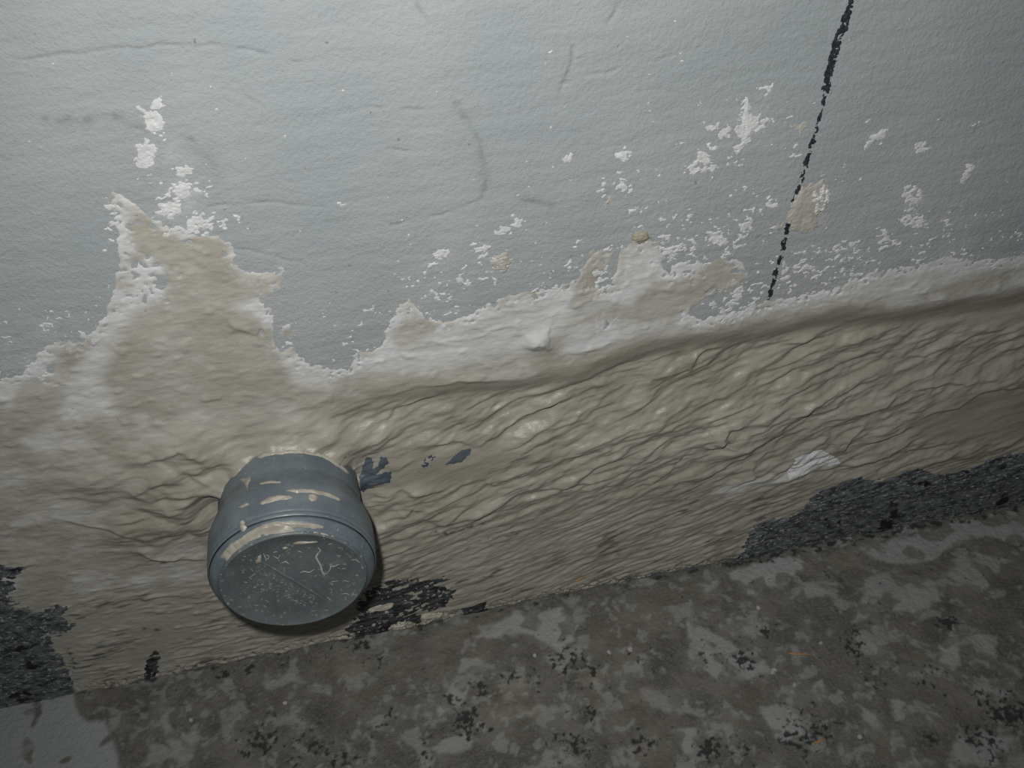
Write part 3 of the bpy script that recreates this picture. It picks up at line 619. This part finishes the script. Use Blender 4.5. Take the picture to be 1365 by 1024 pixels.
# ------------------------------------------------------------------ capped pipe
PR = [(-0.03, .0537), (0.0285, .0537), (0.0298, .0538), (0.0312, .0543), (0.0390, .0568), (0.0475, .0593), (0.0505, .0600), (0.0520, .0602), (0.0545, .0603), (0.0745, .0603), (0.0755, .0601), (0.0760, .0594), (0.0768, .0594), (0.0774, .0601), (0.0790, .0600), (0.0800, .0590)]
FLANGE = [(0.076, .0560), (0.0799, .0562), (0.0803, .0586), (0.0825, .0584), (0.0850, .0568), (0.0868, .0545), (0.0878, .0532), (0.0884, .0526)]
PL = [(0.0884, .0526), (0.0898, .0523), (0.0906, .0517), (0.0908, .0510), (0.0906, .0503), (0.0901, .0495), (0.0900, .030), (0.0900, .0004)]
def lathe(name, prof, mat, parent, n=128):
    prof = np.array(prof); th = np.linspace(0, 2 * np.pi, n, endpoint=False)
    co = np.stack([np.outer(prof[:, 1], np.sin(th)), -np.outer(prof[:, 0], np.ones(n)), np.outer(prof[:, 1], np.cos(th))], -1).reshape(-1, 3)
    i = np.arange(len(prof) * n).reshape(len(prof), n); j = np.roll(i, -1, 1)
    q = np.stack([i[:-1], i[1:], j[1:], j[:-1]], -1).reshape(-1, 4)
    me = quads_mesh(name, co, q); return link(name, me, mat, parent)
PI = empty('capped_pipe', (0, 0, PIPE_Z))
tag(PI, 'short blue-grey plastic pipe stub with end cap sticking out of the sealant', 'pipe')
lathe('pipe', [(-0.03, .0537), (0.0, .0537), (0.0285, .0537)], M_PIPE, PI)
sock = lathe('socket', PR[1:], M_PIPE, PI); sock['label'] = 'widened blue-grey pipe socket'
plug = lathe('end_cap', PL, M_CAP, PI); plug['label'] = 'grey end cap with worn raised lettering'
lathe('flange', FLANGE, M_PIPE, plug)['label'] = 'blue-grey sloping flange of the cap'
FS = 0.0900
def face_xy(px, py):
    x, z = wallpt(px, py, -FS); return x, z - PIPE_Z
def strokes_mesh(name, strokes, hgt, mat, parent):
    """raised strokes on the cap face: (points, half width) as low prisms with a ridge"""
    co = []; q = []
    for pts, hw in strokes:
        pts = np.array(pts); n = len(pts)
        t = np.gradient(pts, axis=0); t /= np.linalg.norm(t, axis=1)[:, None] + 1e-12
        nn = np.stack([-t[:, 1], t[:, 0]], -1); b = len(co)
        for k in range(n):
            w = hw * (0.35 if k in (0, n - 1) else 1.0)
            for o_, hh in ((-1, -0.0002), (-0.6, hgt), (0.6, hgt), (1, -0.0002)):
                p = pts[k] + nn[k] * w * o_; co.append((p[0], -FS - hh, p[1]))
        for k in range(n - 1):
            for m in range(3):
                q.append((b + 4 * k + m, b + 4 * k + m + 1, b + 4 * k + 5 + m, b + 4 * k + 4 + m))
    me = quads_mesh(name, np.array(co), np.array(q)); return link(name, me, mat, parent)
def c1(pts): return [face_xy(310 + x / 9.75, 710 + y / 9.75) for x, y in pts]
def c2(pts): return [face_xy(370 + x / 9.75, 700 + y / 9.75) for x, y in pts]
strokes_mesh('raised_bar', [(c1([(390, 390), (520, 460), (640, 540), (780, 610), (900, 690), (1050, 780), (1200, 870)]), 0.0010)], 0.0007, M_CAP, plug)
rnd = random.Random(5)
let = []
for row, (a, b_) in enumerate([((300, 470), (1090, 890)), ((215, 590), (960, 960))]):
    for k in range(15):
        t = k / 15.0; bx = a[0] + (b_[0] - a[0]) * t; by = a[1] + (b_[1] - a[1]) * t
        L = 62; up = (22, -L)                                       # worn letters: uprights with a bar or a bowl, unreadable as in the photo
        let.append((c1([(bx, by + 30), (bx + up[0], by + 30 + up[1])]), 0.00035))
        kind = rnd.randrange(4)
        if kind == 0: let.append((c1([(bx + 10, by), (bx + 34, by + 14)]), 0.0003))
        if kind == 1: let.append((c1([(bx + 22, by - 32), (bx + 46, by - 18), (bx + 40, by + 12), (bx + 10, by + 4)]), 0.0003))
        if kind == 2: let.append((c1([(bx + 2, by + 30), (bx + 30, by + 44)]), 0.0003)); let.append((c1([(bx + 22, by - 32), (bx + 48, by - 18)]), 0.0003))
        if kind == 3: let.append((c1([(bx + 28, by + 44), (bx + 50, by - 16)]), 0.0003))
strokes_mesh('raised_lettering', let, 0.0004, m_pvc('worn_lettering', (0.20, 0.22, 0.21), (0.32, 0.33, 0.31), 0.9), plug)
sc = [c1([(1105, 190), (1145, 235), (1105, 280), (1085, 320), (1110, 370), (1145, 430), (1160, 500), (1200, 555)]), c1([(1165, 540), (1235, 530), (1270, 480), (1275, 440), (1340, 435)]), c1([(880, 520), (930, 505), (1000, 520), (1060, 480)]), c1([(960, 725), (1010, 745), (1070, 785)]), c1([(430, 290), (470, 300), (470, 340), (430, 345)]),
      c1([(400, 270), (420, 310), (440, 370)]), c1([(530, 255), (580, 250)]), c1([(540, 310), (590, 340), (625, 290)]), c1([(240, 470), (265, 500)]), c1([(215, 590), (300, 530)]), c1([(370, 730), (415, 745)]), c1([(580, 870), (610, 900)]), c1([(630, 400), (690, 375), (740, 415)]), c1([(720, 800), (760, 820)]), c1([(790, 880), (850, 890)]), c1([(850, 240), (890, 250)]),
      c2([(700, 540), (740, 540), (790, 510)]), c2([(960, 450), (1020, 450), (1070, 490)]), c2([(1085, 500), (1105, 560)]), c2([(830, 900), (880, 890), (930, 900)]), c2([(640, 930), (690, 970)]), c2([(700, 740), (790, 725)]), c2([(840, 565), (885, 565)]), c2([(870, 720), (930, 740)]), c2([(790, 290), (850, 310)]), c2([(660, 250), (720, 240)]),
      c1([(1230, 840), (1270, 880)]), c1([(300, 370), (350, 330), (370, 280)]), c1([(140, 310), (175, 315)]), c1([(150, 640), (190, 650)])]
strokes_mesh('chalk_scuff', [(p, 0.00048 if i else 0.0008) for i, p in enumerate(sc)], 0.00022, M_SCUFF, plug)
for poly in [zp(310, 710, 9.75, [(770, 140), (850, 115), (1000, 118), (1100, 110), (1130, 125), (1000, 138), (900, 155), (820, 158)]), zp(310, 710, 9.75, [(640, 200), (690, 185), (730, 195), (700, 215), (660, 220)]), zp(310, 710, 9.75, [(330, 300), (375, 290), (370, 350), (380, 385), (330, 400), (290, 400), (320, 350)])]:
    pts = np.array([face_xy(*p) for p in poly]); c0 = pts.mean(0)
    co = [(p[0], -FS + 0.0001, p[1]) for p in pts] + [(c0[0] + (p[0] - c0[0]) * .75, -FS - 0.0006, c0[1] + (p[1] - c0[1]) * .75) for p in pts] + [(c0[0], -FS - 0.0009, c0[1])]
    n = len(pts); fs = [(i, (i + 1) % n, n + (i + 1) % n, n + i) for i in range(n)] + [(n + i, n + (i + 1) % n, 2 * n) for i in range(n)]
    me = bpy.data.meshes.new('sealant_dab'); me.from_pydata(co, [], fs); me.polygons.foreach_set('use_smooth', [True] * len(fs)); o = link('sealant_dab', me, M_SMEAR, plug); o['label'] = 'beige sealant dab on the cap face'

prof_all = np.array(PR[:-1] + [(0.0800, .0592), (0.0835, .0582), (0.0858, .0562), (0.0872, .0537), (0.0893, .0524), (0.0903, .0511)])
def Rof(s_): return np.interp(s_, prof_all[:, 0], prof_all[:, 1])
def pipe_hit(px, py):
    """angle and distance along the axis where a sight line meets the lathe"""
    r = ray(px, py); ts = np.linspace(0.0004, 0.00075, 6000)
    p = CAM[:, None] + r[:, None] * ts; s_ = -p[1]
    rad = np.hypot(p[0], p[2] - PIPE_Z); ok = (rad < Rof(s_)) & (s_ < 0.0905)
    i = np.argmax(ok)
    return math.atan2(p[0, i], p[2, i] - PIPE_Z), s_[i]
def smear(poly, label, seed, thk=0.0011, cover=0.25, parent=None):
    pts = np.array([pipe_hit(*p) for p in poly]); RS = 0.057
    a0, a1 = pts[:, 0].min() - .06, pts[:, 0].max() + .06; s0, s1 = pts[:, 1].min() - .003, min(pts[:, 1].max() + .003, 0.0903)
    n1 = max(12, int((a1 - a0) * RS / 0.0008)); n2 = max(8, int((s1 - s0) / 0.0005))
    A, Sg = np.meshgrid(np.linspace(a0, a1, n1), np.linspace(s0, s1, n2))
    d = sdf(A * RS + 0.0009 * fbm(A * 12, Sg * 260, 2, seed), Sg + 0.0006 * fbm(A * 12, Sg * 260, 2, seed + 2), [(a * RS, s_) for a, s_ in pts], 0.01)
    hh = np.clip(d * 0.5, -0.001, thk) + 0.0007 * (fbm(A * 14, Sg * 300, 2, seed + 4) + cover) * ss(-.001, .001, d)
    k = hh > -0.0002; f = k[:-1, :-1] | k[:-1, 1:] | k[1:, 1:] | k[1:, :-1]
    Rr = Rof(Sg) + hh
    co = np.stack([Rr * np.sin(A), -Sg, Rr * np.cos(A)], -1).reshape(-1, 3)
    q = grid_quads(*A.shape)[f]
    if len(q) == 0: print('EMPTY smear', label); return
    o = link('sealant_smear', quads_mesh('sealant_smear', co, q), M_SMEAR, parent or PI); o['label'] = label
Zm = lambda pts: zp(270, 560, 5.25, pts)
smear(Zm([(130, 960), (170, 900), (250, 840), (330, 790), (420, 740), (500, 715), (540, 715), (560, 735), (620, 755), (640, 775), (560, 790), (470, 790), (390, 815), (300, 860), (230, 910), (190, 960), (170, 985)]), 'wide beige smear around the front rim', 501, 0.0014, 0.4)
smear(Zm([(550, 722), (620, 715), (700, 725), (800, 735), (840, 755), (800, 762), (700, 752), (620, 750)]), 'glossy beige smear at the top of the rim', 511, 0.0012, 0.4)
smear(Zm([(590, 495), (680, 480), (800, 490), (900, 515), (970, 560), (950, 565), (860, 530), (760, 510), (660, 508)]), 'thin arc of beige sealant on the shoulder', 521, 0.0008, 0.3)
smear(Zm([(405, 580), (450, 545), (540, 525), (620, 530), (630, 548), (540, 560), (460, 580), (420, 592)]), 'beige dab on the left of the shoulder', 531, 0.0010, 0.4)
smear(Zm([(750, 525), (775, 515), (800, 530), (795, 560), (765, 570), (745, 555)]), 'small round beige dab on the shoulder', 541, 0.0010, 0.5)
smear(Zm([(265, 415), (330, 405), (335, 420), (315, 450), (320, 490), (300, 450)]), 'small beige dab on the left of the pipe', 551, 0.0008, 0.4)
smear(Zm([(250, 610), (310, 580), (318, 595), (280, 612)]), 'faint beige streak on the left shoulder', 561, 0.0006, 0.4)
smear(Zm([(262, 715), (285, 700), (300, 745), (290, 775), (270, 765)]), 'small beige dab behind the rim', 571, 0.0010, 0.4)
smear(Zm([(385, 255), (440, 228), (540, 220), (650, 212), (780, 222), (880, 255), (960, 310), (1030, 375), (1010, 375), (930, 315), (850, 265), (740, 238), (640, 232), (540, 240), (460, 248), (400, 268)]), 'beige sealant bead round the foot of the pipe', 581, 0.0022, 0.5)
smear(Zm([(400, 440), (480, 425), (550, 430), (545, 442), (480, 440), (410, 452)]), 'faint beige streak on the pipe', 591, 0.0005, 0.2)
smear(Zm([(640, 790), (760, 785), (860, 800), (940, 830), (900, 830), (800, 805), (700, 800)]), 'thin beige streak on the cap shoulder', 601, 0.0006, 0.3, plug)
print('pipe', flush=True)

# ------------------------------------------------------------------ floor
fx = graded(-0.36, 0.74, 0.0012, -0.9, 1.3)
fy = -graded(-0.004, 0.30, 0.0012, -0.02, 0.95)[::-1]
FX, FY = np.meshgrid(fx, fy)
wfx = FX + 0.007 * fbm(FX * 60, FY * 60, 4, 611); wfy = FY + 0.007 * fbm(FX * 60, FY * 60, 4, 615)
light = np.zeros_like(FX); tan = np.zeros_like(FX); black = np.zeros_like(FX); pale = np.zeros_like(FX)
ZA = lambda p: zp(450, 679, 2.967, p)
ZBb = lambda p: zp(900, 679, 2.9355, p)
LIGHT = [(ZA([(530, 510), (640, 460), (690, 415), (800, 400), (890, 390), (890, 420), (960, 440), (940, 520), (880, 560), (820, 530), (780, 490), (660, 490), (600, 510)]), .95), (ZA([(480, 600), (580, 590), (570, 640), (480, 640)]), .8), (ZA([(390, 800), (470, 680), (540, 670), (500, 740), (480, 790), (400, 830)]), .85), (ZA([(360, 940), (520, 880), (540, 920), (400, 980)]), .8),
         (ZA([(1200, 720), (1330, 730), (1330, 790), (1240, 780)]), .5), (ZBb([(210, 250), (290, 220), (490, 180), (500, 240), (440, 290), (300, 330), (250, 310)]), 1.), (ZBb([(720, 150), (900, 110), (1150, 40), (1250, 20), (1365, 0), (1700, -60), (1700, 240), (1365, 140), (1250, 110), (1150, 100), (1000, 200), (860, 210), (760, 190)]), .9),
         (ZBb([(740, 270), (860, 240), (1000, 280), (1050, 350), (940, 400), (820, 390), (700, 440), (740, 330)]), .75), (ZBb([(95, 290), (165, 280), (130, 330)]), .9), (ZBb([(50, 440), (180, 500), (340, 580), (380, 640), (320, 650), (240, 690), (150, 650), (90, 620), (60, 560)]), .85), (ZBb([(330, 770), (470, 780), (500, 850), (480, 930), (380, 880)]), .85),
         (ZBb([(540, 680), (580, 660), (590, 740), (550, 750)]), .8), (ZBb([(1030, 520), (1080, 490), (1120, 540), (1110, 610), (1050, 630)]), .9), (ZBb([(720, 780), (770, 790), (810, 860), (770, 850)]), .8), (ZBb([(840, 750), (900, 760), (940, 840), (900, 860)]), .85), (ZBb([(690, 480), (800, 500), (840, 560), (740, 570)]), .7), (ZBb([(1150, 680), (1340, 640), (1300, 740), (1180, 720)]), .75),
         (ZBb([(1100, 850), (1350, 900), (1350, 1000), (1100, 1000)]), .7), (ZBb([(0, 870), (80, 860), (90, 930), (20, 970)]), .8), (ZBb([(1100, 480), (1260, 500), (1260, 570), (1180, 560)]), .8), (ZBb([(200, 430), (300, 420), (310, 500), (230, 500)]), .7), (ZBb([(480, 290), (600, 280), (590, 340), (520, 350)]), .75), (ZBb([(1100, 150), (1300, 200), (1200, 330), (1060, 260)]), .7),
         (zp(0, 679, 2.967, [(620, 740), (660, 760), (660, 830), (700, 880), (780, 880), (760, 980), (560, 1010), (600, 920), (680, 950), (640, 860)]), .75), (zp(0, 679, 2.967, [(1050, 680), (1180, 640), (1190, 670), (1060, 710)]), .7), (zp(0, 679, 2.967, [(1230, 690), (1310, 700), (1310, 730), (1240, 720)]), .7), (zp(0, 679, 2.967, [(860, 800), (960, 760), (950, 820), (900, 940), (870, 880)]), .55),
         (ZA([(1300, 380), (1365, 380), (1400, 430), (1340, 440)]), .6), (ZA([(820, 590), (960, 540), (990, 600), (850, 620)]), .7)]
for p, a in LIGHT: light = np.maximum(light, a * ss(-0.0030, 0.0020, sdf(wfx, wfy, F(p), 0.02)))
PALE = [(-700, 1010), (-150, 962), (0, 938), (60, 930), (96, 926), (105, 950), (115, 962), (140, 962), (152, 990), (160, 1030), (140, 1100), (-700, 1400)]
pale = ss(-0.003, 0.003, sdf(FX + 0.25 * (wfx - FX), FY + 0.25 * (wfy - FY), F(PALE), 0.05))
pale *= 1 - 0.9 * ss(0.30, 0.45, fbm(FX * 42, FY * 42, 2, 621))
spots = ss(0.06, 0.22, fbm(FX * 44, FY * 44, 2, 623))
light *= 1 - 0.75 * spots
light = np.maximum(light, 0.5 * ss(0.10, 0.34, fbm(FX * 95, FY * 95, 3, 633) * ss(-0.1, 0.25, fbm(FX * 14, FY * 14, 2, 634) + 0.1)))
light = np.maximum(light, 0.55 * ss(0.14, 0.30, 0.8 * fbm(FX * 38, FY * 45, 4, 627) + 0.15 * fbm(FX * 160, FY * 160, 2, 629)))
for p, a in [(ZA([(640, 690), (740, 670), (760, 740), (660, 770)]), .75), (ZA([(560, 800), (760, 770), (900, 790), (800, 830), (600, 830)]), .5), (ZA([(960, 650), (1060, 640), (1050, 700), (980, 700)]), .5), (ZA([(870, 620), (915, 615), (915, 645), (875, 650)]), 1.), (ZA([(1130, 740), (1250, 700), (1240, 770), (1150, 780)]), .4),
             (zp(0, 679, 2.967, [(1160, 850), (1250, 830), (1260, 900), (1170, 910)]), .4), (ZA([(0, 640), (120, 600), (130, 640), (40, 680)]), .6), (ZBb([(490, 190), (720, 150), (740, 220), (600, 270), (500, 250)]), .35), (ZBb([(590, 890), (640, 870), (600, 920)]), .5)]:
    tan = np.maximum(tan, a * ss(-0.005, 0.005, sdf(wfx, wfy, F(p), 0.02)) * (0.8 + 0.6 * fbm(FX * 90, FY * 90, 2, 625)))
bd = np.zeros_like(FX)
for px, py, r, a in [(600, 930, 18, .8), (620, 965, 26, 1.1), (640, 920, 14, .8), (680, 900, 16, .7), (760, 880, 26, .9), (710, 905, 20, .7), (790, 900, 20, .7), (790, 950, 14, .8), (770, 990, 30, .8), (860, 1000, 25, .8), (860, 885, 20, .6), (940, 870, 22, .6), (990, 880, 24, .8), (1060, 980, 26, 1), (1085, 965, 24, .9), (945, 1000, 18, 1), (990, 1005, 16, .9), (1140, 865, 24, .8), (1155, 890, 22, .7), (1265, 832, 12, 1.3), (1240, 905, 26, .6),
                     (1315, 985, 22, 1), (1345, 950, 30, 1), (1310, 940, 24, .8), (1140, 845, 16, .7), (1020, 842, 10, 1.2), (500, 880, 20, .5), (515, 960, 14, .7), (460, 1015, 30, .7), (420, 1000, 26, .7), (350, 985, 30, .8), (330, 1000, 20, .7), (570, 1010, 20, .6), (560, 990, 16, .5), (1105, 770, 10, .8), (1320, 1000, 20, .7), (400, 990, 40, .5), (1240, 985, 14, .9), (300, 900, 12, .9), (330, 893, 10, .9), (380, 880, 10, .6), (440, 868, 14, .8), (480, 860, 16, .9)]:
    cx, cy = floorpt(px, py); bd = np.maximum(bd, a * np.exp(-((FX - cx) ** 2 + (FY - cy) ** 2) / (r * 0.00075) ** 2))
black = ss(0.02, 0.20, 0.8 * fbm(FX * 210, FY * 210, 3, 631) + 0.35 * fbm(FX * 60, FY * 60, 2, 635) - 0.42 + 0.58 * bd) * 0.95
jx = FX > floorpt(960, 752)[0]
black = np.maximum(black, 0.9 * jx * ss(0.0, 0.25, fbm(FX * 120, FY * 160, 3, 637) + 0.1 - 0.55 * ss(0.0, 0.016, -FY)))
black = np.maximum(black, 0.85 * (~jx) * ss(0.0, 0.25, fbm(FX * 90, FY * 150, 3, 639) - 0.08 - 0.5 * ss(0.0, 0.010, -FY)))
black *= 1 - 0.8 * pale
fh = 0.0022 * fbm(FX * 26, FY * 26, 3, 641) + 0.0007 * fbm(FX * 150, FY * 150, 2, 645) + 0.0006 * light + 0.0004 * tan - 0.0005 * black
fh *= (1 - 0.6 * pale)
floor = link('floor', quads_mesh('floor', np.stack([FX.ravel(), FY.ravel(), fh.ravel()], -1), grid_quads(*FX.shape).reshape(-1, 4), {'light': light, 'tan': np.clip(tan, 0, 1), 'black': black, 'pale': pale}), M_FLOOR)
tag(floor, 'damp stained concrete floor with pale and black blotches', 'floor', kind='structure')

# ------------------------------------------------------------------ straws and grit
def straw(a, b, surf, label, w=0.0009):
    a = np.array(a); b = np.array(b); n = 7; co = []; fs = []
    d = b - a; L = np.linalg.norm(d); d = d / L
    up = np.array([0, -1, 0.]) if surf == 'wall' else np.array([0, 0, 1.])
    sd_ = np.cross(d, up); sd_ /= np.linalg.norm(sd_)
    for k in range(n):
        t = k / (n - 1); c = a + d * L * t + up * (0.0006 * math.sin(t * 3.14)) + sd_ * 0.0006 * math.sin(t * 5)
        ww = w * (0.25 + 0.75 * math.sin(math.pi * min(max(t, .08), .92)))
        for j in range(6):
            th = j * math.pi / 3; co.append(c + sd_ * ww * math.cos(th) + up * (ww * 0.6 * math.sin(th)))
    for k in range(n - 1):
        for j in range(6): fs.append((k * 6 + j, k * 6 + (j + 1) % 6, k * 6 + 6 + (j + 1) % 6, k * 6 + 6 + j))
    fs += [tuple(range(5, -1, -1)), tuple(range((n - 1) * 6, n * 6))]
    me = bpy.data.meshes.new('straw'); me.from_pydata([tuple(c - a) for c in co], [], fs); me.update()
    o = link('straw', me, M_STRAW); o.location = a
    tag(o, label, 'straw', 'orange straw slivers')
def hgt_at(H, gxx, gyy, x, y): return H[min(np.searchsorted(gyy, y), H.shape[0] - 1), min(np.searchsorted(gxx, x), H.shape[1] - 1)]
def wp(px, py, off=0.0008):
    x, z = wallpt(px, py); y = -hgt_at(top_h, gx, gz, x, z) - off
    return (x, y, z)
def fp(px, py, off=0.0006):
    x, y = floorpt(px, py); return (x, y, hgt_at(fh, fx, fy, x, y) + off)
straw(wp(764, 774), wp(780, 768), 'wall', 'orange straw sliver stuck in the combed sealant')
straw(fp(1050, 871), fp(1080, 874), 'floor', 'long orange straw sliver on the floor')
straw(fp(1083, 991), fp(1100, 987), 'floor', 'short orange straw sliver near the bottom of the floor', 0.0007)
def grit(px, py, r, label, seed):
    rg = random.Random(seed); x, y, z = fp(px, py, 0)
    import bmesh
    bm = bmesh.new(); bmesh.ops.create_icosphere(bm, subdivisions=2, radius=1)
    a, b_, c = r * rg.uniform(.8, 1.2), r * rg.uniform(.6, .9), r * rg.uniform(.35, .5)
    for v in bm.verts:
        k = 1 + rg.uniform(-.18, .18); v.co = Vector((v.co.x * a * k, v.co.y * b_ * k, v.co.z * c * k + c * 0.7))
    me = bpy.data.meshes.new('grit'); bm.to_mesh(me); bm.free()
    o = link('grit', me, M_PEB); o.location = (x, y, z); o.rotation_euler = (0, 0, rg.uniform(0, 3))
    tag(o, label, 'grit', 'pale grit on the floor')
for i, (px, py, r, lab) in enumerate([(713, 874, .0026, 'pale grit crumb on the floor, left of the white pair'), (812, 870, .0022, 'pale grit crumb on the floor, left one of the middle pair'), (840, 866, .0026, 'pale grit crumb on the floor, right one of the middle pair'), (1011, 811, .0034, 'largest pale grit chip, on the floor below the bitumen strip'),
                                      (1031, 896, .0036, 'pale grit lump on the floor below the long straw'), (1059, 914, .0022, 'small pale grit crumb under the long straw'), (1146, 983, .0024, 'pale grit crumb by the bottom edge, right of the short straw'), (380, 938, .0026, 'pale grit crumb on the floor below the cap'),
                                      (255, 960, .0022, 'pale grit crumb on the dark floor lower left'), (1094, 858, .0020, 'tiny pale grit crumb right of the long straw')]):
    grit(px, py, r, lab, 700 + i)
print('done', len(bpy.data.objects), sum(len(m.polygons) for m in bpy.data.meshes) * 2, flush=True)
